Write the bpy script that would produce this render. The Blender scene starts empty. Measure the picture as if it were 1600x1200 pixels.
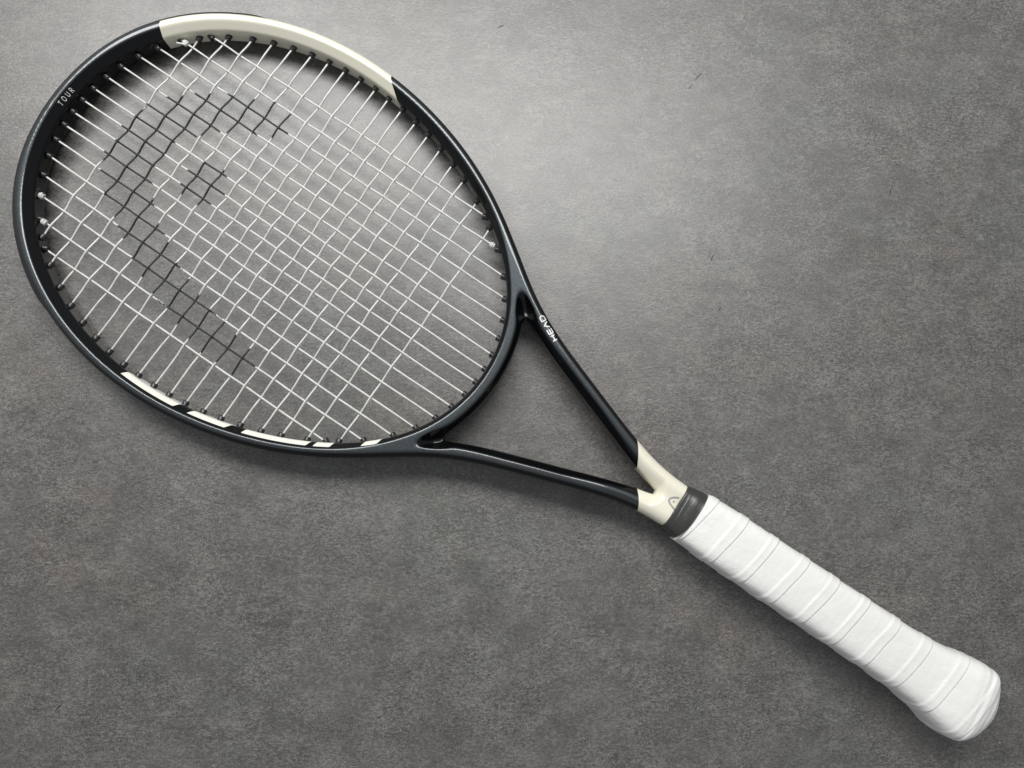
import bpy, math, random
import numpy as np
from mathutils import Matrix, Vector, kdtree, noise

random.seed(4); rng = np.random.default_rng(4)
sc = bpy.context.scene
COL = sc.collection

# ------------------------------------------------------------------ placement
# Racket frame of reference: X = along the racket from the tip of the head to the
# butt, Y = across, Z = out of the string plane. It lies on the table: the tip of
# the hoop and the butt cap touch, so the long axis climbs by about 0.9 degree.
ANG, SLOPE = -0.59298, math.radians(0.914)
U0 = -0.228743
OX, OY, CAM_H = -0.095057, 0.117200, 0.449773
TILT_X, TILT_Y = 0.126359, -0.013338
M_flat = Matrix.Translation((OX, OY, 0)) @ Matrix.Rotation(ANG, 4, 'Z') @ Matrix.Translation((U0, 0, 0))
base = M_flat.translation
M_racket = Matrix.Translation((base.x, base.y, 0.01085)) @ Matrix.Rotation(ANG, 4, 'Z') @ Matrix.Rotation(-SLOPE, 4, 'Y')
T = M_racket @ M_flat.inverted()

# ------------------------------------------------------------------ camera
cd = bpy.data.cameras.new('camera'); cam = bpy.data.objects.new('camera', cd); COL.objects.link(cam)
cam.matrix_world = T @ Matrix.Translation((0, 0, CAM_H)) @ Matrix.Rotation(TILT_Y, 4, 'Y') @ Matrix.Rotation(TILT_X, 4, 'X')
cd.sensor_fit = 'HORIZONTAL'; cd.sensor_width = 36.0; cd.lens = 36.0 * 1155 / 1600
cd.clip_start = 0.01; cd.clip_end = 100
sc.camera = cam

# ------------------------------------------------------------------ light (indoors: soft window light from above the picture)
w = bpy.data.worlds.new('World'); sc.world = w; w.use_nodes = True
w.node_tree.nodes['Background'].inputs[0].default_value = (0.92, 0.96, 1.0, 1)
w.node_tree.nodes['Background'].inputs[1].default_value = 0.32

def area(name, loc, target, sx, sy, power, col, roll=0.0):
    l = bpy.data.lights.new(name, 'AREA'); l.shape = 'RECTANGLE'; l.size = sx; l.size_y = sy
    l.energy = power; l.color = col
    o = bpy.data.objects.new(name, l); COL.objects.link(o)
    o.location = loc
    o.rotation_euler = (Vector(target) - Vector(loc)).to_track_quat('-Z', 'Y').to_euler()
    o.rotation_euler.rotate_axis('Z', roll)
    return o
area('window_light', (-0.155, 0.672, 0.95), (0.0, 0.05, 0), 1.25, 0.36, 16.8, (1.0, 0.990, 0.966), -0.38)

vs = sc.view_settings
vs.view_transform = 'Standard'; vs.look = 'None'; vs.gamma = 1; vs.exposure = 0; vs.use_curve_mapping = False
sc.cycles.use_denoising = True
sc.cycles.max_bounces = 8

# ------------------------------------------------------------------ materials
def new_mat(name):
    m = bpy.data.materials.new(name); m.use_nodes = True
    nt = m.node_tree
    return m, nt, nt.nodes['Principled BSDF']
def N(nt, t, **kw):
    n = nt.nodes.new(t)
    for k, v in kw.items():
        if k.startswith('i_'):
            key = k[2:]; key = int(key) if key.isdigit() else key.replace('_', ' ')
            n.inputs[key].default_value = v
        else: setattr(n, k, v)
    return n
def L(nt, a, b): nt.links.new(a, b)
def mixc(nt, fac, a, b, mode='MIX'):
    n = nt.nodes.new('ShaderNodeMix'); n.data_type = 'RGBA'; n.blend_type = mode; n.clamp_factor = True
    for sock, v in ((n.inputs[0], fac), (n.inputs[6], a), (n.inputs[7], b)):
        if hasattr(v, 'default_value'): L(nt, v, sock)
        elif isinstance(v, (int, float)): sock.default_value = v
        else: sock.default_value = (*v, 1)
    return n.outputs[2]
def math_(nt, op, a, b=None, c=None, clamp=False):
    n = nt.nodes.new('ShaderNodeMath'); n.operation = op; n.use_clamp = clamp
    for i, v in enumerate((a, b, c)):
        if v is None: continue
        if hasattr(v, 'default_value'): L(nt, v, n.inputs[i])
        else: n.inputs[i].default_value = v
    return n.outputs[0]
def ramp(nt, fac, lo, hi, smooth=False):
    n = nt.nodes.new('ShaderNodeMapRange'); n.clamp = True
    if smooth: n.interpolation_type = 'SMOOTHSTEP'
    L(nt, fac, n.inputs[0]); n.inputs[1].default_value = lo; n.inputs[2].default_value = hi
    return n.outputs[0]
def tex(nt, co, scale, detail=3, rough=0.55, dist=0.0, stretch=None, off=(0, 0, 0), rot=0):
    if stretch or rot or any(off):
        mp = N(nt, 'ShaderNodeMapping'); L(nt, co, mp.inputs[0])
        mp.inputs[3].default_value = stretch or (1, 1, 1); mp.inputs[1].default_value = off
        mp.inputs[2].default_value = (0, 0, rot); co = mp.outputs[0]
    n = N(nt, 'ShaderNodeTexNoise'); L(nt, co, n.inputs['Vector'])
    n.inputs['Scale'].default_value = scale; n.inputs['Detail'].default_value = detail
    n.inputs['Roughness'].default_value = rough; n.inputs['Distortion'].default_value = dist
    return n.outputs['Fac']

def table_material():
    m, nt, b = new_mat('dark_stone_laminate')
    co = N(nt, 'ShaderNodeTexCoord').outputs['Object']
    # domain warp so that nothing runs in straight rows
    wn = N(nt, 'ShaderNodeTexNoise'); L(nt, co, wn.inputs['Vector']); wn.inputs['Scale'].default_value = 14; wn.inputs['Detail'].default_value = 3
    wv = N(nt, 'ShaderNodeVectorMath', operation='SUBTRACT'); L(nt, wn.outputs['Color'], wv.inputs[0]); wv.inputs[1].default_value = (0.5, 0.5, 0.5)
    ws = N(nt, 'ShaderNodeVectorMath', operation='SCALE'); L(nt, wv.outputs[0], ws.inputs[0]); ws.inputs['Scale'].default_value = 0.006
    wa_ = N(nt, 'ShaderNodeVectorMath', operation='ADD'); L(nt, co, wa_.inputs[0]); L(nt, ws.outputs[0], wa_.inputs[1])
    cw = wa_.outputs[0]
    def ridge(scale, off, width, dist=1.6, detail=3):
        f = tex(nt, cw, scale, detail, 0.6, dist, (0.62, 1.45, 1), off)
        return ramp(nt, math_(nt, 'ABSOLUTE', math_(nt, 'SUBTRACT', f, 0.5)), width, 0.0)
    def gate(scale, off, lo, hi): return ramp(nt, tex(nt, cw, scale, 5, 0.65, 0, None, off), lo, hi, True)
    cloud = tex(nt, cw, 6, 4, 0.55)
    mott = tex(nt, cw, 55, 8, 0.78, 0.15, (0.85, 1.15, 1), (3, 1, 0))
    fine = tex(nt, cw, 560, 4, 0.72, 0.2, (0.75, 1.25, 1))
    grain = tex(nt, co, 1250, 2, 0.6)
    act = gate(19, (8, 8, 0), 0.36, 0.66)          # where the print is busy and where it is calm
    fa = math_(nt, 'ADD', 0.55, math_(nt, 'MULTIPLY', act, 0.65))
    def cen(x, k): return math_(nt, 'MULTIPLY', math_(nt, 'SUBTRACT', x, 0.5), k)
    tot = math_(nt, 'ADD', cen(cloud, 0.22), math_(nt, 'ADD', cen(mott, 1.0),
          math_(nt, 'MULTIPLY', fa, math_(nt, 'ADD', cen(fine, 1.75), cen(grain, 1.65)))))
    fac = math_(nt, 'ADD', tot, 0.5)
    cr = N(nt, 'ShaderNodeValToRGB'); L(nt, fac, cr.inputs[0])
    e = cr.color_ramp.elements
    e[0].position = 0.08; e[0].color = (0.032, 0.0307, 0.0293, 1)
    e[1].position = 0.92; e[1].color = (0.210, 0.2025, 0.192, 1)
    x = e.new(0.5); x.color = (0.0935, 0.0892, 0.0848, 1)
    c = cr.outputs[0]
    # warm and cool clouds in the print (multiplied, so the grain stays)
    c = mixc(nt, math_(nt, 'MULTIPLY', gate(9, (7, 2, 0), 0.46, 0.64), 0.75), c, (1.06, 0.97, 0.93), 'MULTIPLY')
    c = mixc(nt, math_(nt, 'MULTIPLY', gate(8, (1, 9, 0), 0.48, 0.66), 0.75), c, (0.95, 1.0, 0.985), 'MULTIPLY')
    c = mixc(nt, math_(nt, 'MULTIPLY', gate(11, (21, 9, 0), 0.52, 0.68), 0.8), c, (1.02, 1.0, 0.92), 'MULTIPLY')
    # short pale curls and dark hairlines of the stone print, in clumps
    def lay(c, a, g, k, col): return mixc(nt, math_(nt, 'MULTIPLY', math_(nt, 'MULTIPLY', a, g), k), c, col)
    c = lay(c, ridge(70, (5, 5, 0), 0.014, 1.0, 4), gate(24, (2, 8, 0), 0.47, 0.62), 0.55, (0.25, 0.243, 0.23))
    c = lay(c, ridge(180, (9, 1, 0), 0.034, 0.8), gate(30, (4, 4, 0), 0.42, 0.60), 0.55, (0.24, 0.233, 0.22))
    c = lay(c, ridge(170, (2, 13, 0), 0.034, 0.8), gate(27, (14, 4, 0), 0.42, 0.60), 0.55, (0.045, 0.043, 0.041))
    c = lay(c, ridge(48, (11, 4, 0), 0.010, 1.0, 5), gate(15, (6, 3, 0), 0.54, 0.66), 0.6, (0.03, 0.028, 0.027))
    # a few pale specks and dark pits
    def specks(c, scale, ch, th, r, k, col):
        vo = N(nt, 'ShaderNodeTexVoronoi'); L(nt, cw, vo.inputs['Vector']); vo.inputs['Scale'].default_value = scale
        sp = N(nt, 'ShaderNodeSeparateColor'); L(nt, vo.outputs['Color'], sp.inputs[0])
        f = math_(nt, 'MULTIPLY', ramp(nt, vo.outputs['Distance'], r, r * 0.5), ramp(nt, sp.outputs[ch], th, th + 0.004))
        return mixc(nt, math_(nt, 'MULTIPLY', f, k), c, col)
    c = specks(c, 240, 0, 0.985, 0.15, 0.45, (0.42, 0.41, 0.39))
    c = specks(c, 110, 1, 0.975, 0.09, 0.8, (0.02, 0.018, 0.017))
    L(nt, c, b.inputs['Base Color'])
    rg = math_(nt, 'ADD', 0.42, math_(nt, 'MULTIPLY', ramp(nt, fine, 0.3, 0.7), 0.16))
    L(nt, rg, b.inputs['Roughness'])
    b.inputs['Specular IOR Level'].default_value = 0.65
    b.inputs['Coat Weight'].default_value = 1.0; b.inputs['Coat IOR'].default_value = 1.45
    L(nt, math_(nt, 'ADD', 0.28, math_(nt, 'MULTIPLY', ramp(nt, grain, 0.3, 0.7), 0.09)), b.inputs['Coat Roughness'])
    h = math_(nt, 'ADD', math_(nt, 'MULTIPLY', fine, 1.0), math_(nt, 'MULTIPLY', grain, 0.8))
    bp = N(nt, 'ShaderNodeBump', i_Strength=0.42, i_Distance=0.00025); L(nt, h, bp.inputs['Height'])
    L(nt, bp.outputs[0], b.inputs['Normal']); L(nt, bp.outputs[0], b.inputs['Coat Normal'])
    return m

def frame_material():
    m, nt, b = new_mat('racket_paint')
    co = N(nt, 'ShaderNodeTexCoord').outputs['Object']
    def att(n): return N(nt, 'ShaderNodeAttribute', attribute_name=n).outputs['Fac']
    flake = tex(nt, co, 2600, 1, 0.5)
    gun = mixc(nt, ramp(nt, flake, 0.42, 0.62), (0.036, 0.042, 0.046), (0.064, 0.074, 0.080))
    crown = ramp(nt, att('crown'), -0.35, 0.35)
    col = mixc(nt, crown, (0.0022, 0.0025, 0.003), gun)
    block = ramp(nt, att('block'), -0.06, 0.06)
    cream = ramp(nt, att('cream'), -0.06, 0.06)
    col = mixc(nt, block, col, (0.80, 0.79, 0.72))
    col = mixc(nt, cream, col, (0.80, 0.77, 0.64))
    L(nt, col, b.inputs['Base Color'])
    pale = math_(nt, 'MAXIMUM', block, cream)
    L(nt, math_(nt, 'MULTIPLY', math_(nt, 'SUBTRACT', 1.0, pale), math_(nt, 'MULTIPLY', crown, 0.8)), b.inputs['Metallic'])
    L(nt, math_(nt, 'ADD', 0.30, math_(nt, 'MULTIPLY', crown, 0.14)), b.inputs['Roughness'])
    b.inputs['Specular IOR Level'].default_value = 0.14
    L(nt, math_(nt, 'ADD', 0.38, math_(nt, 'MULTIPLY', crown, 0.62)), b.inputs['Coat Weight']); b.inputs['Coat Roughness'].default_value = 0.04
    bp = N(nt, 'ShaderNodeBump', i_Strength=0.05, i_Distance=0.0005)
    L(nt, tex(nt, co, 90, 2), bp.inputs['Height']); L(nt, bp.outputs[0], b.inputs['Coat Normal'])
    return m

def string_material():
    m, nt, b = new_mat('string')
    co = N(nt, 'ShaderNodeTexCoord').outputs['Object']
    ink = N(nt, 'ShaderNodeAttribute', attribute_name='ink').outputs['Fac']
    nz = tex(nt, co, 700, 3, 0.7)
    inkn = math_(nt, 'ADD', ink, math_(nt, 'MULTIPLY', math_(nt, 'SUBTRACT', nz, 0.5), 5.0))
    k = ramp(nt, inkn, -0.25, 0.25)
    base_ = mixc(nt, ramp(nt, tex(nt, co, 240, 2), 0.35, 0.65), (0.58, 0.576, 0.556), (0.70, 0.696, 0.675))
    worn = mixc(nt, ramp(nt, tex(nt, co, 1400, 2), 0.55, 0.75), (0.010, 0.010, 0.011), (0.05, 0.05, 0.05))
    L(nt, mixc(nt, k, base_, worn), b.inputs['Base Color'])
    L(nt, math_(nt, 'ADD', 0.28, math_(nt, 'MULTIPLY', k, 0.22)), b.inputs['Roughness'])
    b.inputs['Subsurface Weight'].default_value = 0.0
    return m

def plain(name, col, rough, spec=0.5, coat=0.0, bump=None):
    m, nt, b = new_mat(name)
    co = N(nt, 'ShaderNodeTexCoord').outputs['Object']
    v = tex(nt, co, 300, 3)
    L(nt, mixc(nt, v, tuple(x * 0.82 for x in col), tuple(min(1, x * 1.18) for x in col)), b.inputs['Base Color'])
    b.inputs['Roughness'].default_value = rough; b.inputs['Specular IOR Level'].default_value = spec
    b.inputs['Coat Weight'].default_value = coat; b.inputs['Coat Roughness'].default_value = 0.1
    if bump:
        bp = N(nt, 'ShaderNodeBump', i_Strength=bump[1], i_Distance=0.0006)
        L(nt, tex(nt, co, bump[0], 3), bp.inputs['Height']); L(nt, bp.outputs[0], b.inputs['Normal'])
    return m

def grip_material():
    m, nt, b = new_mat('white_overgrip')
    co = N(nt, 'ShaderNodeTexCoord').outputs['Object']
    v = tex(nt, co, 60, 4)
    L(nt, mixc(nt, v, (0.79, 0.785, 0.755), (0.86, 0.855, 0.83)), b.inputs['Base Color'])
    b.inputs['Roughness'].default_value = 0.46; b.inputs['Specular IOR Level'].default_value = 0.4
    wr = tex(nt, co, 230, 4, 0.6, 0.8, (0.55, 1.3, 1.3))
    pore = tex(nt, co, 1500, 2)
    bp = N(nt, 'ShaderNodeBump', i_Strength=0.38, i_Distance=0.0008)
    L(nt, math_(nt, 'ADD', wr, math_(nt, 'MULTIPLY', pore, 0.15)), bp.inputs['Height'])
    L(nt, bp.outputs[0], b.inputs['Normal'])
    return m

MAT = dict(table=table_material(), frame=frame_material(), string=string_material(),
           plastic=plain('black_plastic', (0.018, 0.018, 0.019), 0.30),
           tape=plain('dark_vinyl_tape', (0.042, 0.042, 0.040), 0.30, 0.5, 0.0, (500, 0.15)),
           ink_white=plain('white_print', (0.78, 0.78, 0.76), 0.4),
           ink_grey=plain('grey_print', (0.33, 0.33, 0.33), 0.4),
           ink_dim=plain('dim_print', (0.20, 0.20, 0.20), 0.5),
           nick=plain('nick', (0.022, 0.020, 0.019), 0.6),
           grip=grip_material())

# ------------------------------------------------------------------ object helpers
def mesh_obj(name, verts, faces, mat, parent=None, smooth=True, scale=0.001):
    me = bpy.data.meshes.new(name)
    verts = np.asarray(verts, float) * scale
    me.from_pydata(verts.tolist(), [], faces.tolist() if isinstance(faces, np.ndarray) else faces)
    me.materials.append(mat)
    if smooth: me.shade_smooth()
    me.update()
    o = bpy.data.objects.new(name, me); COL.objects.link(o); o.parent = parent
    return o
def add_attr(o, name, vals):
    a = o.data.attributes.new(name, 'FLOAT', 'POINT'); a.data.foreach_set('value', np.asarray(vals, np.float32))
def tube(path, r, sides=8, cap=True):
    P = np.asarray(path, float); n = len(P)
    t = np.gradient(P, axis=0); t /= np.linalg.norm(t, axis=1)[:, None]
    up = np.array([0, 0, 1.0]) if abs(t[0, 2]) < 0.9 else np.array([1.0, 0, 0])
    nn = np.cross(t[0], np.cross(up, t[0])); nn /= np.linalg.norm(nn)
    Ns = [nn]
    for i in range(1, n):
        v = Ns[-1] - t[i] * np.dot(Ns[-1], t[i]); Ns.append(v / np.linalg.norm(v))
    Ns = np.array(Ns); B = np.cross(t, Ns)
    a = np.linspace(0, 2 * np.pi, sides, endpoint=False)
    rr = np.broadcast_to(np.asarray(r, float), (n,))
    V = P[:, None] + rr[:, None, None] * (np.cos(a)[None, :, None] * Ns[:, None] + np.sin(a)[None, :, None] * B[:, None])
    i, j = np.meshgrid(np.arange(n - 1), np.arange(sides), indexing='ij'); k = (j + 1) % sides
    F = np.stack([i * sides + j, i * sides + k, (i + 1) * sides + k, (i + 1) * sides + j], -1).reshape(-1, 4).tolist()
    if cap:
        F.append(list(range(sides))[::-1]); F.append([(n - 1) * sides + q for q in range(sides)])
    return V.reshape(-1, 3), F

# ------------------------------------------------------------------ the table
tb = 1.6
table = mesh_obj('table_top', [(-tb, -tb, -0.03), (tb, -tb, -0.03), (tb, tb, -0.03), (-tb, tb, -0.03), (-tb, -tb, 0), (tb, -tb, 0), (tb, tb, 0), (-tb, tb, 0)],
                 [(3, 2, 1, 0), (4, 5, 6, 7), (0, 1, 5, 4), (1, 2, 6, 5), (2, 3, 7, 6), (3, 0, 4, 7)], MAT['table'], None, False, 1.0)
table['kind'] = 'structure'; table['label'] = 'dark grey mottled stone-look table top under the racket'; table['category'] = 'table top'

# short dark nicks in the table top
for (x0, y0, x1, y1) in ((0.125, 0.2586, 0.1277, 0.2622), (0.1295, 0.265, 0.1345, 0.271), (0.2575, 0.1859, 0.2596, 0.193), (0.1404, 0.1067, 0.1422, 0.1101),
                         (0.1364, 0.1404, 0.1387, 0.1455), (-0.0031, 0.3004, 0.0012, 0.3033), (-0.2654, -0.1384, -0.2613, -0.1326)):
    d = np.array([x1 - x0, y1 - y0]); ln = np.linalg.norm(d); d /= ln; nn_ = np.array([-d[1], d[0]])
    V = []
    for i_ in range(6):
        t_ = i_ / 5; wv_ = 0.00034 * math.sin(math.pi * min(0.95, 0.12 + 0.8 * t_)) ; c_ = np.array([x0, y0]) + d * ln * t_ + nn_ * 0.00025 * math.sin(5 * t_)
        V += [(*(c_ + nn_ * wv_), 0.00004), (*(c_ - nn_ * wv_), 0.00004)]
    mesh_obj('nick', V, [(2 * k_ + 1, 2 * k_ + 3, 2 * k_ + 2, 2 * k_) for k_ in range(5)], MAT['nick'], table, False, 1.0)

# ------------------------------------------------------------------ racket
racket = bpy.data.objects.new('tennis_racket', None); COL.objects.link(racket)
racket.matrix_world = M_racket; racket.empty_display_size = 0.05
racket['label'] = 'black and cream tennis racket with white strings and white wrapped grip lying on the table'
racket['category'] = 'tennis racket'

# --- plan outlines in millimetres
OA = 5.4
OUT_G = [96.684, -109.526, 19.724, 0.21, -4.784, -12.785, 20.707]
ARM = [0.1238, -21.3121, 8.06, 37.0387, -10.438, 0.9517, -35.19, 34.5938]
IA, IB = 16.7, 327.2
IN_G = [0.55827, -0.09923, 0.00233, 0.0208, 0.09235]
U_END = 484.0
def outer_v(u):
    u = np.asarray(u, float)
    g = sum(c * ((u - 172) / 160) ** k for k, c in enumerate(OUT_G))
    v1 = np.sqrt(np.maximum(0, (u - OA) * g)); v2 = np.polyval(ARM, (u - 385) / 100)
    b = np.clip((u - 292) / 28, 0, 1); b = b * b * (3 - 2 * b)
    return np.where(u > 330, v2, v1 * (1 - b) + v2 * b) if u.ndim else float(np.where(u > 330, v2, v1 * (1 - b) + v2 * b))
def inner_v(u):
    u = np.asarray(u, float)
    return np.sqrt(np.maximum(0, (u - IA) * (IB - u) * sum(c * ((u - 172) / 160) ** k for k, c in enumerate(IN_G))))
def resample(P, step):
    s = np.concatenate([[0], np.cumsum(np.linalg.norm(np.diff(P, axis=0), axis=1))])
    q = np.linspace(0, s[-1], int(s[-1] / step))
    return np.stack([np.interp(q, s, P[:, 0]), np.interp(q, s, P[:, 1])], 1)
s = np.linspace(0, 1, 6000)
uo = OA + (U_END + 6 - OA) * s ** 2
OUT = resample(np.stack([uo, outer_v(uo)], 1), 0.2)
ui = (IA + IB) / 2 - (IB - IA) / 2 * np.cos(np.linspace(0, np.pi, 6000))
INN = resample(np.stack([ui, inner_v(ui)], 1), 0.2)
def sdist(curve, pts):
    t = np.gradient(curve, axis=0); k = np.ones(9) / 9
    for a in (0, 1): t[:, a] = np.convolve(np.pad(t[:, a], 4, 'edge'), k, 'valid')
    n = np.stack([-t[:, 1], t[:, 0]], 1); n /= np.linalg.norm(n, axis=1)[:, None]
    kd = kdtree.KDTree(len(curve))
    for i, (a, b) in enumerate(curve): kd.insert((a, b, 0), i)
    kd.balance()
    idx = np.array([kd.find((a, b, 0))[1] for a, b in pts.tolist()])
    return ((pts - curve[idx]) * n[idx]).sum(1)
def smax(a, b, k):
    h = np.maximum(k - np.abs(a - b), 0) / k
    return np.maximum(a, b) + h * h * k * 0.25

ST = 0.75
gu = np.arange(0, U_END + 4, ST); gv = np.arange(0, 134, ST)
GU, GV = np.meshgrid(gu, gv, indexing='ij'); gp = np.stack([GU.ravel(), GV.ravel()], 1)
dO = sdist(OUT, gp).reshape(GU.shape); dI = sdist(INN, gp).reshape(GU.shape) - 1.2
# (mirror across the long axis: distances to the far half never matter except on the axis)
wa = 10.2 - 0.9 * np.clip((GU - 385) / 64, 0, 1) ** 1.5
wa = wa + 1.1 * np.maximum(GU - 454, 0)
dOt = dO + 0.9 * (np.sqrt(GV ** 2 + 5.6 ** 2) - GV) * np.clip((GU - 400) / 40, 0, 1)
dT = smax(10.6 - dI, dOt + wa, 7.0)
F2 = np.maximum(np.maximum(dO, -dI), -dT)
hb = np.clip((GU - 270) / 40, 0, 1)
cI = 4.5 - 1.9 * hb; cT = 3.3 + 1.1 * np.clip((GU - 334) / 34, 0, 1) + 4.6 * np.exp(-((GU - 328) ** 2 + (GV - 50) ** 2) / 7.5 ** 2) - 0.9 * np.clip((GU - 400) / 30, 0, 1); cO = 2.8
wI = np.clip((-dI - np.maximum(dO, -dT)) / 3 + 0.5, 0, 1); wT = np.clip((-dT - np.maximum(dO, -dI)) / 3 + 0.5, 0, 1)
C2 = cO + (cI - cO) * wI + (cT - cO) * wT
def F_at(p, G=None):
    F2_ = F2 if G is None else G
    x = np.clip(p[:, 0] / ST, 0, len(gu) - 1.001); y = np.clip(np.abs(p[:, 1]) / ST, 0, len(gv) - 1.001)
    i = x.astype(int); j = y.astype(int); fx = x - i; fy = y - j
    return (F2_[i, j] * (1 - fx) + F2_[i + 1, j] * fx) * (1 - fy) + (F2_[i, j + 1] * (1 - fx) + F2_[i + 1, j + 1] * fx) * fy
def half_h(u, v=None):
    h = 11.0 - 0.6 * np.clip((u - 380) / 80, 0, 1)
    if v is not None:
        b = np.clip((u - 436) / 16, 0, 1); b = b * b * (3 - 2 * b)
        h = h - 1.5 * b * np.exp(-((v - 1.0) / 5.0) ** 2)
    return h
def rad(u):
    b = np.clip((u - 405) / 45, 0, 1); b = b * b * (3 - 2 * b)
    return 3.2 + 4.0 * b
def sdf_fz(F, C, u, v, z):
    r = rad(u); H = half_h(u, v)
    q1 = F + r; q2 = np.abs(z) - H + r
    d = np.minimum(np.maximum(q1, q2), 0) + np.hypot(np.maximum(q1, 0), np.maximum(q2, 0)) - r
    # slight facet so that the crown reads as a flat band
    d = smax(d, (F + 0.85 * (np.abs(z) - H) + C) / 1.312, 0.85)
    return np.maximum(d, u - U_END)
def sdf(p): return sdf_fz(F_at(p), F_at(p, C2), p[:, 0], p[:, 1], p[:, 2])

def surface_nets(S, org, st):
    ins = S < 0
    nx, ny, nz = S.shape
    cnt = np.zeros((nx - 1, ny - 1, nz - 1), np.int8)
    for a in (0, 1):
        for b in (0, 1):
            for c in (0, 1): cnt += ins[a:nx - 1 + a, b:ny - 1 + b, c:nz - 1 + c]
    act = (cnt > 0) & (cnt < 8)
    idx = -np.ones(act.shape, np.int64); I = np.argwhere(act); idx[act] = np.arange(len(I))
    acc = np.zeros((len(I), 3)); num = np.zeros(len(I))
    for ax in range(3):
        o1, o2 = [k for k in range(3) if k != ax]
        for a in (0, 1):
            for b in (0, 1):
                A = I.copy(); A[:, o1] += a; A[:, o2] += b; B = A.copy(); B[:, ax] += 1
                sa = S[A[:, 0], A[:, 1], A[:, 2]]; sb = S[B[:, 0], B[:, 1], B[:, 2]]
                m = (sa < 0) != (sb < 0)
                t = np.where(m, sa / np.where(m, sa - sb, 1), 0)
                P = A.astype(float); P[:, ax] += t
                acc[m] += P[m]; num[m] += 1
    V = acc / num[:, None] * np.array(st) + np.array(org)
    faces = []
    for ax in range(3):
        o1, o2 = (ax + 1) % 3, (ax + 2) % 3
        sl0 = [slice(None)] * 3; sl1 = [slice(None)] * 3; sl0[ax] = slice(0, -1); sl1[ax] = slice(1, None)
        A = ins[tuple(sl0)]; B = ins[tuple(sl1)]
        E = np.argwhere(A != B)
        E = E[(E[:, o1] > 0) & (E[:, o2] > 0) & (E[:, o1] < S.shape[o1] - 1) & (E[:, o2] < S.shape[o2] - 1)]
        fl = A[E[:, 0], E[:, 1], E[:, 2]]
        q = []
        for (a, b) in ((-1, -1), (0, -1), (0, 0), (-1, 0)):
            C = E.copy(); C[:, o1] += a; C[:, o2] += b
            q.append(idx[C[:, 0], C[:, 1], C[:, 2]])
        q = np.stack(q, 1); q[~fl] = q[~fl][:, ::-1]
        faces.append(q)
    return V, np.concatenate(faces)

zs = np.arange(-12.4, 12.5, 0.8)
vfull = np.concatenate([-gv[:0:-1], gv]); Ff = np.concatenate([F2[:, :0:-1], F2], 1)
Cf = np.concatenate([C2[:, :0:-1], C2], 1)
S3 = sdf_fz(Ff[:, :, None], Cf[:, :, None], gu[:, None, None], vfull[None, :, None], zs[None, None, :])
FV, FF = surface_nets(S3, (gu[0], vfull[0], zs[0]), (ST, ST, 0.8))
def grad(p, e=0.25):
    g = np.stack([(sdf(p + d) - sdf(p - d)) / (2 * e) for d in np.eye(3) * e], 1)
    return g / np.maximum(np.linalg.norm(g, axis=1), 1e-6)[:, None]
for _ in range(3):
    d = sdf(FV); FV = FV - grad(FV) * np.clip(d, -0.6, 0.6)[:, None]
frame = mesh_obj('frame', FV, FF, MAT['frame'], racket)
u, v, z = FV.T
Fv = F_at(FV)
# cream paint: a band over one shoulder of the head and the whole throat end
cream1 = np.minimum.reduce([0.8 * u + 0.6 * v - 69.2, 173.9 + 1.0 * (125.7 - v) + 0.29 * (8 - z) - u, v - 20])
cream2 = (u + 0.66 * v - 440.7) / 1.2
add_attr(frame, 'cream', np.maximum(cream1, cream2))
add_attr(frame, 'crown', np.minimum.reduce([np.abs(z) - (half_h(u) - 1.9), -Fv - F_at(FV, C2) + 0.15]))
# white lettering blocks printed on the lower inner wall of the hoop
wall = np.where(v < 0, np.minimum(0.5 * (inner_v(u) + outer_v(u)) - np.abs(v), Fv + 2.75), -9)
blk = np.full(len(u), -9.0)
for (a, b, sk) in ((151.0, 188.6, 1.0), (198.2, 221.8, 1.2), (230.4, 266.6, 0.5), (269.8, 278.6, 0.3), (294.0, 301.3, 0.4)):
    ue = u + sk * (z - 5) * 0.5
    blk = np.maximum(blk, np.minimum.reduce([ue - a, b - ue, 10.4 - z, z + 8.5]))
add_attr(frame, 'block', np.minimum(blk, wall))

# surface lookup for prints
def drape(pts, lift):
    """move points that hover above the racket's face down onto the paint"""
    p = np.array(pts, float)
    if p.shape[1] == 2: p = np.concatenate([p, np.full((len(p), 1), 11.5)], 1)
    for _ in range(14): p = p - grad(p) * (sdf(p) * 0.9)[:, None] * np.array([0.0, 0.0, 1.0])
    for _ in range(2): p = p - grad(p) * sdf(p)[:, None]
    return p + grad(p) * lift
def ribbon(strokes, width, lift=0.07):
    V, Fc = [], []
    for si, st in enumerate(strokes):
        P = np.asarray(st, float)
        seg = np.concatenate([[0], np.cumsum(np.linalg.norm(np.diff(P, axis=0), axis=1))])
        q = np.linspace(0, seg[-1], max(2, int(seg[-1] / 0.25) + 1))
        C = np.stack([np.interp(q, seg, P[:, 0]), np.interp(q, seg, P[:, 1])], 1)
        t = np.gradient(C, axis=0); t /= np.maximum(np.linalg.norm(t, axis=1), 1e-9)[:, None]
        n = np.stack([-t[:, 1], t[:, 0]], 1)
        b0 = len(V)
        lft = drape(C + n * width / 2, lift + 0.012 * si); rgt = drape(C - n * width / 2, lift + 0.012 * si)
        for a, b in zip(lft, rgt): V += [a, b]
        for i in range(len(C) - 1): Fc.append((b0 + 2 * i + 1, b0 + 2 * i + 3, b0 + 2 * i + 2, b0 + 2 * i))
    return np.array(V), Fc
arc = lambda cx, cy, rx, ry, a0, a1, n=12: [(cx + rx * math.cos(math.radians(a0 + (a1 - a0) * i / n)), cy + ry * math.sin(math.radians(a0 + (a1 - a0) * i / n))) for i in range(n + 1)]
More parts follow.
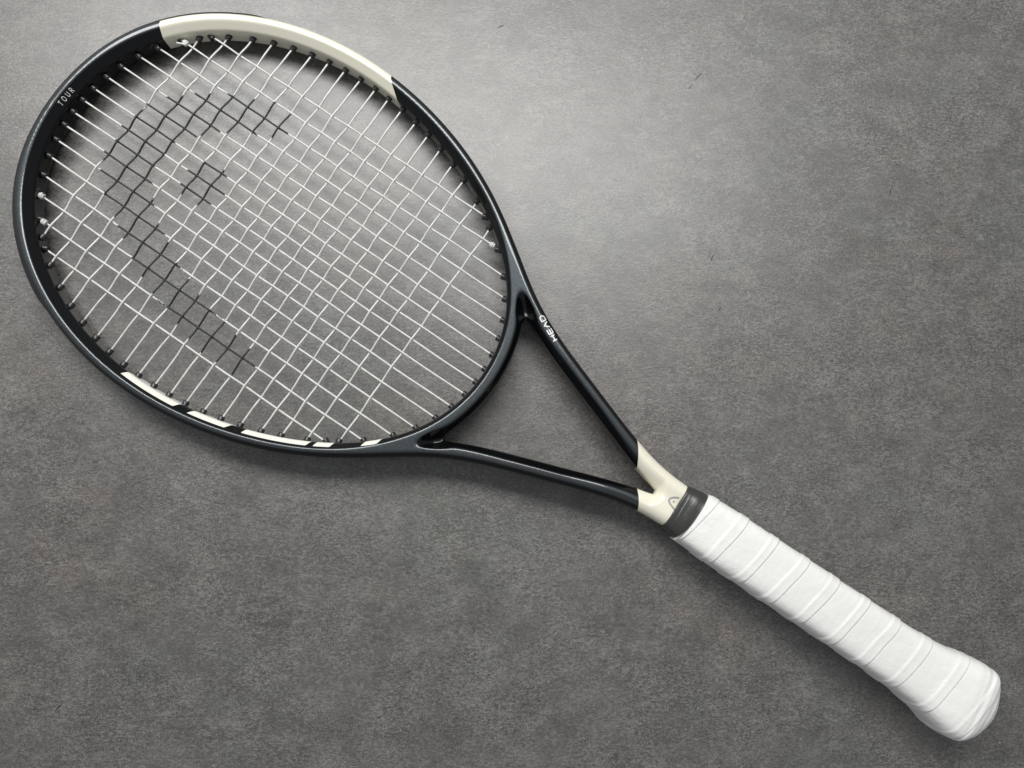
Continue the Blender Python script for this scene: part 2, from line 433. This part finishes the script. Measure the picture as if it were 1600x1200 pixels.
GL = {  # stroke letters in a box of height 1
    'T': (0.75, [[(0.02, 1), (0.73, 1)], [(0.375, 0), (0.375, 1)]]),
    'O': (0.9, [arc(0.45, 0.5, 0.42, 0.5, 0, 360, 20)]),
    'U': (0.8, [[(0.06, 1), (0.06, 0.36)] + arc(0.4, 0.36, 0.34, 0.36, 180, 360, 10)[1:] + [(0.74, 1)]]),
    'R': (0.75, [[(0.08, 0), (0.08, 1), (0.42, 1)] + arc(0.42, 0.76, 0.26, 0.24, 90, -90, 8)[1:] + [(0.08, 0.52)], [(0.36, 0.52), (0.72, 0)]]),
    'H': (1.62, [[(0.14, 0), (0.14, 1)], [(1.42, 0), (1.42, 1)], [(0.14, 0.5), (1.42, 0.5)]]),
    'E': (1.50, [[(1.40, 1), (0.14, 1), (0.14, 0), (1.40, 0)], [(0.14, 0.5), (1.32, 0.5)]]),
    'A': (1.62, [[(0.04, 0), (0.80, 1), (1.56, 0)]]),
    'D': (1.55, [[(0.14, 0), (0.14, 1), (0.95, 1)] + arc(0.95, 0.5, 0.5, 0.5, 90, -90, 10)[1:] + [(0.14, 0)]]),
}
def text_strokes(word, org, dirv, height, gap, length=None, bend=None):
    wd = sum(GL[c][0] for c in word) + gap * (len(word) - 1)
    kx = (length / wd) if length else height
    d = np.array(dirv, float); d /= np.linalg.norm(d); up = np.array([-d[1], d[0]])
    out = []; x = 0
    for c in word:
        for stt in GL[c][1]:
            out.append([tuple(np.array(org) + d * (x + px) * kx + up * (py * height) + (np.array(bend((x + px) * kx)) if bend else 0)) for px, py in stt])
        x += GL[c][0] + gap
    return out
V, Fc = ribbon(text_strokes('HEAD', (354.35, 43.15), (-16.6, 8.3), 2.7, 0.22, 17.6), 0.72)
o = mesh_obj('brand_lettering', V, Fc, MAT['ink_white'], frame); o['label'] = 'white HEAD lettering on the upper throat arm'
V, Fc = ribbon(text_strokes('TOUR', (14.0, -6.6), (0, 1), 1.95, 0.75, 12.4, bend=lambda q: ((q - 6.3) ** 2 * 0.0072, 0)), 0.26)
o = mesh_obj('tour_lettering', V, Fc, MAT['ink_white'], frame); o['label'] = 'thin white TOUR lettering at the tip of the head'
lg = [(466.4, 4.6), (465.2, 4.1), (463.6, 3.05), (462.5, 1.9), (462.19, 1.1), (462.37, -0.02), (463.1, -0.8), (464.2, -1.35), (466.0, -2.0), (469.0, -3.1)]
V, Fc = ribbon([lg, [(464.4, 1.05), (465.6, 1.05)]], 1.15)
o = mesh_obj('throat_emblem', V, Fc, MAT['ink_grey'], frame); o['label'] = 'small grey rounded emblem on the cream throat, half under the band'

# --- bumper guard around the tip, on the outer wall
k = (OUT[:, 0] < 104)
half = OUT[k][::4]; path = np.concatenate([half[::-1] * [1, -1], half[1:]])
t = np.gradient(path, axis=0); t /= np.linalg.norm(t, axis=1)[:, None]; nrm = np.stack([-t[:, 1], t[:, 0]], 1)
if np.dot(nrm[len(nrm) // 2], (-1, 0)) < 0: nrm = -nrm
prof = [(-1.5, -8.0), (0.2, -7.9), (1.2, -7.2), (1.3, -2.4), (0.35, -1.9), (0.35, 1.9), (1.3, 2.4), (1.2, 7.2), (0.2, 7.9), (-1.5, 8.0)]
V = []; n = len(path); mP = len(prof)
for i in range(n):
    e = min(1, min(i, n - 1 - i) / 40); e = e * e * (3 - 2 * e)
    for a, b in prof:
        q = path[i] + nrm[i] * (a if a < 0 else a * e - (1 - e) * 0.3); V.append((q[0], q[1], b * (0.55 + 0.45 * e)))
Fc = [(i * mP + j, i * mP + j + 1, (i + 1) * mP + j + 1, (i + 1) * mP + j) for i in range(n - 1) for j in range(mP - 1)]
Fc += [(i * mP + mP - 1, i * mP, (i + 1) * mP, (i + 1) * mP + mP - 1) for i in range(n - 1)]
mesh_obj('bumper_guard', V, Fc, MAT['plastic'], frame)

# --- strings
MAIN_V = [85.8, 72.6, 60.1, 48.6, 36.8, 25.7, 14.9, 4.9]; MAIN_V = MAIN_V + [-x for x in MAIN_V[::-1]]
CROSS_U = [51.8, 66.9, 80.7, 93.4, 106.1, 118.7, 130.8, 142.9, 154.5, 166.1, 177.2, 188.6, 200.5, 211.9, 224.0, 236.4, 248.0, 262.6, 279.2]
INK = [(135.4, 71.6), (118.4, 72.0), (105.7, 66.5), (90.4, 60.3), (79.6, 52.9), (71.7, 48.5), (66.7, 43.0), (59.5, 37.0), (52.2, 25.7), (50.6, 17.8), (47.5, 4.7), (49.7, -4.7), (48.7, -15.2), (54.3, -25.8), (66.5, -37.4), (79.9, -45.0), (93.7, -53.6), (104.7, -59.6), (118.3, -66.2), (131.0, -71.8), (143.7, -73.5), (155.8, -78.4), (166.3, -81.9), (177.3, -84.1), (188.9, -83.4), (201.3, -85.1), (208.3, -82.7), (211.0, -71.3), (201.3, -65.4), (189.2, -63.5), (177.2, -60.5), (166.5, -59.4), (154.8, -55.7), (143.4, -51.6), (130.8, -46.8), (118.3, -38.9), (108.2, -34.8), (98.3, -26.4), (91.5, -20.8), (88.0, -15.6), (81.4, -5.7), (82.1, 4.0), (81.9, 14.2), (92.3, 25.9), (100.7, 36.4), (106.7, 37.8), (118.9, 47.2), (130.8, 52.3), (138.2, 59.4)]
DOT = [(106.6, 17.1), (118.5, 18.0), (124.0, 14.6), (129.3, 4.9), (126.7, -4.4), (119.0, -10.8), (107.3, -10.6), (100.9, -4.8), (99.7, 4.1)]
def poly_sd(P, poly):
    poly = np.array(poly); A = poly; B = np.roll(poly, -1, 0)
    d = np.full(len(P), 1e9); ins = np.zeros(len(P), bool)
    for a, b in zip(A, B):
        ab = b - a; t = np.clip(((P - a) @ ab) / (ab @ ab), 0, 1)
        d = np.minimum(d, np.linalg.norm(P - a - t[:, None] * ab, axis=1))
        c = ((a[1] > P[:, 1]) != (b[1] > P[:, 1])) & (P[:, 0] < (b[0] - a[0]) * (P[:, 1] - a[1]) / (b[1] - a[1] + 1e-12) + a[0])
        ins ^= c
    return np.where(ins, d, -d)
def ink_at(P): return np.maximum(poly_sd(P, INK), poly_sd(P, DOT))
SR = 0.60
def weave(q, knots, signs, amp):
    ks = np.concatenate([[knots[0] - 9], knots, [knots[-1] + 9]]); zz = np.concatenate([[0], np.array(signs) * amp, [0]])
    i = np.clip(np.searchsorted(ks, q) - 1, 0, len(ks) - 2); t = np.clip((q - ks[i]) / (ks[i + 1] - ks[i]), 0, 1)
    t = 0.5 - 0.5 * np.cos(np.pi * t)
    return zz[i] * (1 - t) + zz[i + 1] * t
def wall_hit(fixed, along_u, start, sgn):
    q = np.arange(0, 60, 0.05)
    x = start + sgn * q
    P = np.stack([x, np.full_like(x, fixed)], 1) if along_u else np.stack([np.full_like(x, fixed), x], 1)
    f = F_at(P); return x[np.argmax(f < 0)]
holes = []   # (point on the wall, direction into the hoop)
def make_string(name, P):
    V, Fc = tube(P, SR, 8)
    o = mesh_obj(name, V, Fc, MAT['string'], racket)
    add_attr(o, 'ink', np.repeat(ink_at(P[:, :2]), 8))
    return o
for mi, mv in enumerate(MAIN_V, 1):
    a = wall_hit(mv, True, inner_lo := np.interp(abs(mv), inner_v(ui[:3000]), ui[:3000]) + 6, -1)
    b = wall_hit(mv, True, np.interp(-abs(mv), -inner_v(ui[3000:]), ui[3000:]) - 6, 1)
    q = np.arange(a - 2.0, b + 2.0, 1.0)
    cs = [(c, ci) for ci, c in enumerate(CROSS_U, 1) if inner_v(c) > abs(mv)]
    zz = weave(q, [c for c, _ in cs], [1 if (ci + mi) % 2 else -1 for _, ci in cs], 0.42)
    jit = 0.12 * np.sin(q * 0.11 + mi)
    make_string('main_string', np.stack([q, mv + jit, zz], 1))
    holes += [((a, mv), (1, 0)), ((b, mv), (-1, 0))]
for ci, cu in enumerate(CROSS_U, 1):
    vm = float(inner_v(cu))
    a = wall_hit(cu, False, -vm + 6, -1); b = wall_hit(cu, False, vm - 6, 1)
    q = np.arange(a - 2.0, b + 2.0, 1.0)
    ms = sorted([(mv, mi) for mi, mv in enumerate(MAIN_V, 1) if a < mv < b])
    zz = weave(q, [m for m, _ in ms], [-1 if (ci + mi) % 2 else 1 for _, mi in ms], 0.90)
    jit = 0.22 * np.sin(q * 0.09 + ci * 1.7)
    make_string('cross_string', np.stack([cu + jit, q, zz], 1))
    holes += [((cu, a), (0, 1)), ((cu, b), (0, -1))]

# --- grommets
gprof = [(0.2, -1.5), (2.1, -1.5), (2.1, -0.1), (1.95, 0.0), (1.95, 2.4), (1.78, 2.75), (1.45, 2.9), (1.0, 2.85), (0.9, 1.4), (0.2, 1.4)]
gs = 16; V = []; Fc = []
for (r, h) in gprof:
    for j in range(gs): V.append((r * math.cos(2 * math.pi * j / gs), r * math.sin(2 * math.pi * j / gs), h))
for i in range(len(gprof) - 1):
    for j in range(gs):
        kx = (j + 1) % gs; Fc.append((i * gs + j, i * gs + kx, (i + 1) * gs + kx, (i + 1) * gs + j))
gm = None
for (pt, dr) in holes:
    e = 0.6
    g = np.array([F_at(np.array([[pt[0] + e, pt[1]]]))[0] - F_at(np.array([[pt[0] - e, pt[1]]]))[0], F_at(np.array([[pt[0], pt[1] + e]]))[0] - F_at(np.array([[pt[0], pt[1] - e]]))[0]])
    g /= np.linalg.norm(g)
    ax = 0.45 * g + 0.55 * np.array(dr); ax /= np.linalg.norm(ax)
    if gm is None:
        o = mesh_obj('grommet', V, Fc, MAT['plastic'], frame); gm = o.data
    else:
        o = bpy.data.objects.new('grommet', gm); COL.objects.link(o); o.parent = frame
    rot = Vector((ax[0], ax[1], 0)).to_track_quat('Z', 'Y').to_matrix().to_4x4()
    o.matrix_local = Matrix.Translation((pt[0] / 1000, pt[1] / 1000, 0)) @ rot @ Matrix.Rotation(random.uniform(0, 0.4), 4, 'Z')

# --- tie-off knots
def knot(pos, dirv, tail, name='tie_off_knot'):
    d = np.array([*dirv, 0.0]); d /= np.linalg.norm(d); s_ = np.array([-d[1], d[0], 0]); zz = np.array([0, 0, 1.0])
    t = np.linspace(0, 1, 90)
    P = [np.array(pos) + d * (-1.4 + 2.8 * x) + (s_ * math.cos(2 * math.pi * 2.4 * x) + zz * math.sin(2 * math.pi * 2.4 * x)) * (1.15 + 0.35 * math.sin(math.pi * x)) for x in t]
    last = P[-1]
    tl = np.array(tail, float)
    for x in np.linspace(0.1, 1, 12): P.append(last + tl * x + zz * 0.4 * math.sin(3 * x))
    V, Fc = tube(np.array(P), 0.62, 8)
    return V, Fc
for pos, dv, tail in (((45.8 + 1.5, 72.6, 0.6), (1, 0), (-4.4, -3.0, 2.0)), ((34.2 + 1.2, -60.1, 0.6), (1, 0.1), (-1.5, 2.6, 1.0)),
                      ((46.0 + 1.2, -72.6, 0.6), (1, 0), (-2.0, 2.2, 1.2)), ((289.5 - 2.6, 72.6, 0.3), (-1, 0), (0.6, -2.4, -0.6))):
    V, Fc = knot(pos, dv, tail)
    o = mesh_obj('tie_off_knot', V, Fc, MAT['string'], racket); add_attr(o, 'ink', np.full(len(V), -20.0))

# --- tiny printed marks around three tie-off holes, on the inner wall
def surf(p):
    p = np.array(p, float)
    for _ in range(4): p = p - grad(p) * sdf(p)[:, None]
    return p + grad(p) * 0.08
for (hu, hv), (tu, tv), a0 in (((34.0, -60.1), (-0.62, 0.78), 15), ((46.0, -72.6), (-0.68, 0.73), 15), ((33.4, 60.1), (-0.62, -0.78), 25)):
    c3 = surf([(hu - 1.2, hv, 0.0)])[0]; V, Fc = [], []
    for i_ in range(6):
        ph = math.radians(a0 + i_ * 21)
        er = np.array([tu * math.cos(ph), tv * math.cos(ph), math.sin(ph)]); et = np.array([-tu * math.sin(ph), -tv * math.sin(ph), math.cos(ph)])
        r0, r1 = 3.1, 4.1 - 0.25 * (i_ % 2)
        q = [c3 + er * r0 - et * 0.2, c3 + er * r1 - et * 0.2, c3 + er * r1 + et * 0.2, c3 + er * r0 + et * 0.2]
        Fc.append([len(V) + k_ for k_ in range(4)]); V += list(surf(q))
    mesh_obj('hole_marking', V, Fc, MAT['ink_dim'], frame)

# ------------------------------------------------------------------ handle
def ring_loft(us, nth, rfun, name, mat, caps=True):
    th = np.linspace(0, 2 * np.pi, nth, endpoint=False)
    UU, TH = np.meshgrid(us, th, indexing='ij')
    R = rfun(UU, TH)
    V = np.stack([UU, R * np.cos(TH), R * np.sin(TH)], -1)
    return V, UU, TH
def loft_faces(nu, nth):
    i, j = np.meshgrid(np.arange(nu - 1), np.arange(nth), indexing='ij'); kx = (j + 1) % nth
    return np.stack([i * nth + j, (i + 1) * nth + j, (i + 1) * nth + kx, i * nth + kx], -1).reshape(-1, 4)[:, ::-1].tolist()
def octo(TH, a, b, bev=0.90, p=8):
    c, s_ = np.cos(TH), np.sin(TH)
    dd = (a + b) / math.sqrt(2) * bev
    acc = (np.abs(c) / a) ** p + (np.abs(s_) / b) ** p + (np.abs(c + s_) / math.sqrt(2) / dd) ** p + (np.abs(c - s_) / math.sqrt(2) / dd) ** p
    return acc ** (-1 / p)
def sstep(x, a, b):
    t = np.clip((x - a) / (b - a), 0, 1); return t * t * (3 - 2 * t)
# grip: white overgrip wound over the handle and the flared butt cap
WU = [478, 483, 492, 505, 560, 612, 628, 640, 648, 655, 661, 667, 672, 676.5, 680.3, 682.4, 683.4]
WW = [16.0, 16.5, 17.0, 17.4, 17.4, 17.4, 17.9, 19.0, 20.4, 21.9, 23.0, 23.1, 22.0, 19.4, 15.2, 9.8, 0.05]
def pchip(x, X, Y):
    X = np.array(X, float); Y = np.array(Y, float); h = np.diff(X); m = np.diff(Y) / h
    d = np.zeros_like(Y); d[0] = m[0]; d[-1] = m[-1]
    for i in range(1, len(X) - 1):
        if m[i - 1] * m[i] > 0: d[i] = 2 * m[i - 1] * m[i] / (m[i - 1] + m[i])
    i = np.clip(np.searchsorted(X, x) - 1, 0, len(X) - 2); t = (x - X[i]) / h[i]
    return (2 * t**3 - 3 * t**2 + 1) * Y[i] + (t**3 - 2 * t**2 + t) * h[i] * d[i] + (-2 * t**3 + 3 * t**2) * Y[i + 1] + (t**3 - t**2) * h[i] * d[i + 1]
us = np.concatenate([np.arange(479.8, 679, 0.34), 683.4 - np.linspace(4.2 ** 0.5, 0, 30) ** 2])
NTH = 176
def grip_r(UU, TH):
    W = pchip(UU, WU, WW)
    R = octo(TH, W * 1.03, W * 0.91)
    roundb = sstep(UU, 669, 681); R = R * (1 - roundb) + roundb * W * np.sqrt(1 / (np.cos(TH) ** 2 + (np.sin(TH) / 0.885) ** 2))
    wob = 0.012 * np.sin(TH * 2 + UU * 0.05) + 0.008 * np.sin(TH * 3 - UU * 0.11)
    ph = (UU - 509.7) / 20.7 + TH / (2 * np.pi) + wob
    f = ph - np.floor(ph)
    lap = 0.66 + 0.03 * np.sin(TH + np.floor(ph) * 2.1)
    off = 0.10 * f / lap * (f < lap) + (f >= lap) * 0.10
    off = off + 0.36 * sstep(f, lap, lap + 0.09) + 0.10 * np.exp(-((f - lap - 0.09) / 0.045) ** 2)
    off = off + 0.08 * np.exp(-((f - 0.95) / 0.04) ** 2)
    off = off * (1 - sstep(f, 0.978, 1.0)) - 0.16 * np.exp(-(f / 0.02) ** 2) 
    fade = 1 - sstep(UU, 666, 679)
    R = R + off * fade
    # butt folds
    fold = sstep(UU, 658, 666) * (1 - sstep(UU, 677, 682))
    R = R + fold * (0.16 * np.sin(UU * 0.9 + TH * 1.0 + 1.3 * np.sin(TH * 1.5)) + 0.10 * np.sin(UU * 1.7 - TH * 2))
    return R
V, UU, TH = ring_loft(us, NTH, grip_r, 'overgrip', None)
edge_ = np.clip((490 - UU) / 10, 0, 1) ** 2 * np.maximum(0, -np.cos(TH)) ** 2
V[..., 0] -= 2.6 * edge_; V[..., 1] *= 1 + 0.035 * edge_; V[..., 2] *= 1 + 0.035 * edge_
flat = V.reshape(-1, 3)
nz = np.array([noise.noise(Vector((p[0] * 0.09, p[1] * 0.14, p[2] * 0.14))) * 0.22 + noise.noise(Vector((p[0] * 0.35, p[1] * 0.22, p[2] * 0.22 + 9))) * 0.09 for p in flat.tolist()])
rad_dir = flat * [0, 1, 1]; rl = np.linalg.norm(rad_dir, axis=1); flat = flat + rad_dir / np.maximum(rl, 1e-6)[:, None] * (nz * np.clip(rl / 10, 0, 1))[:, None]
Fc = loft_faces(len(us), NTH); Fc.append(list(range(NTH))); Fc.append([(len(us) - 1) * NTH + j for j in range(NTH)][::-1])
grip = mesh_obj('overgrip', flat, Fc, MAT['grip'], racket)
grip['label'] = 'white overgrip tape wound in overlapping turns down to the flared butt'

# dark band that closes the tape at the throat
us = np.arange(467.6, 483.6, 0.22)
def band_r(UU, TH):
    x = sstep(UU, 467, 483)
    a = 14.7 + 1.5 * x; b = 11.6 + 1.9 * x
    c, s_ = np.cos(TH), np.sin(TH); p = 3.6 - 0.8 * x
    R = ((np.abs(c) / a) ** p + (np.abs(s_) / b) ** p) ** (-1 / p)
    R = R + 0.35 * sstep(UU + 0.9 * np.sin(TH + 0.5), 471.2, 471.9) + 0.10 * np.sin((UU + 1.2 * np.sin(TH + 0.8)) * 0.9) * sstep(UU, 469, 472)
    R = R + 0.012 * np.sin((UU + 2.0 * np.sin(TH)) * 3.3 + 1)
    return R - 0.5 * (1 - sstep(UU, 467.6, 468.2))
V, UU, TH = ring_loft(us, 120, band_r, 'band', None)
Fc = loft_faces(len(us), 120)
Fc.append(list(range(120))); Fc.append([(len(us) - 1) * 120 + j for j in range(120)][::-1])
band = mesh_obj('finishing_band', V.reshape(-1, 3), Fc, MAT['tape'], racket)
band['label'] = 'shiny dark grey band between cream throat and white grip'
print('frame verts', len(FV))
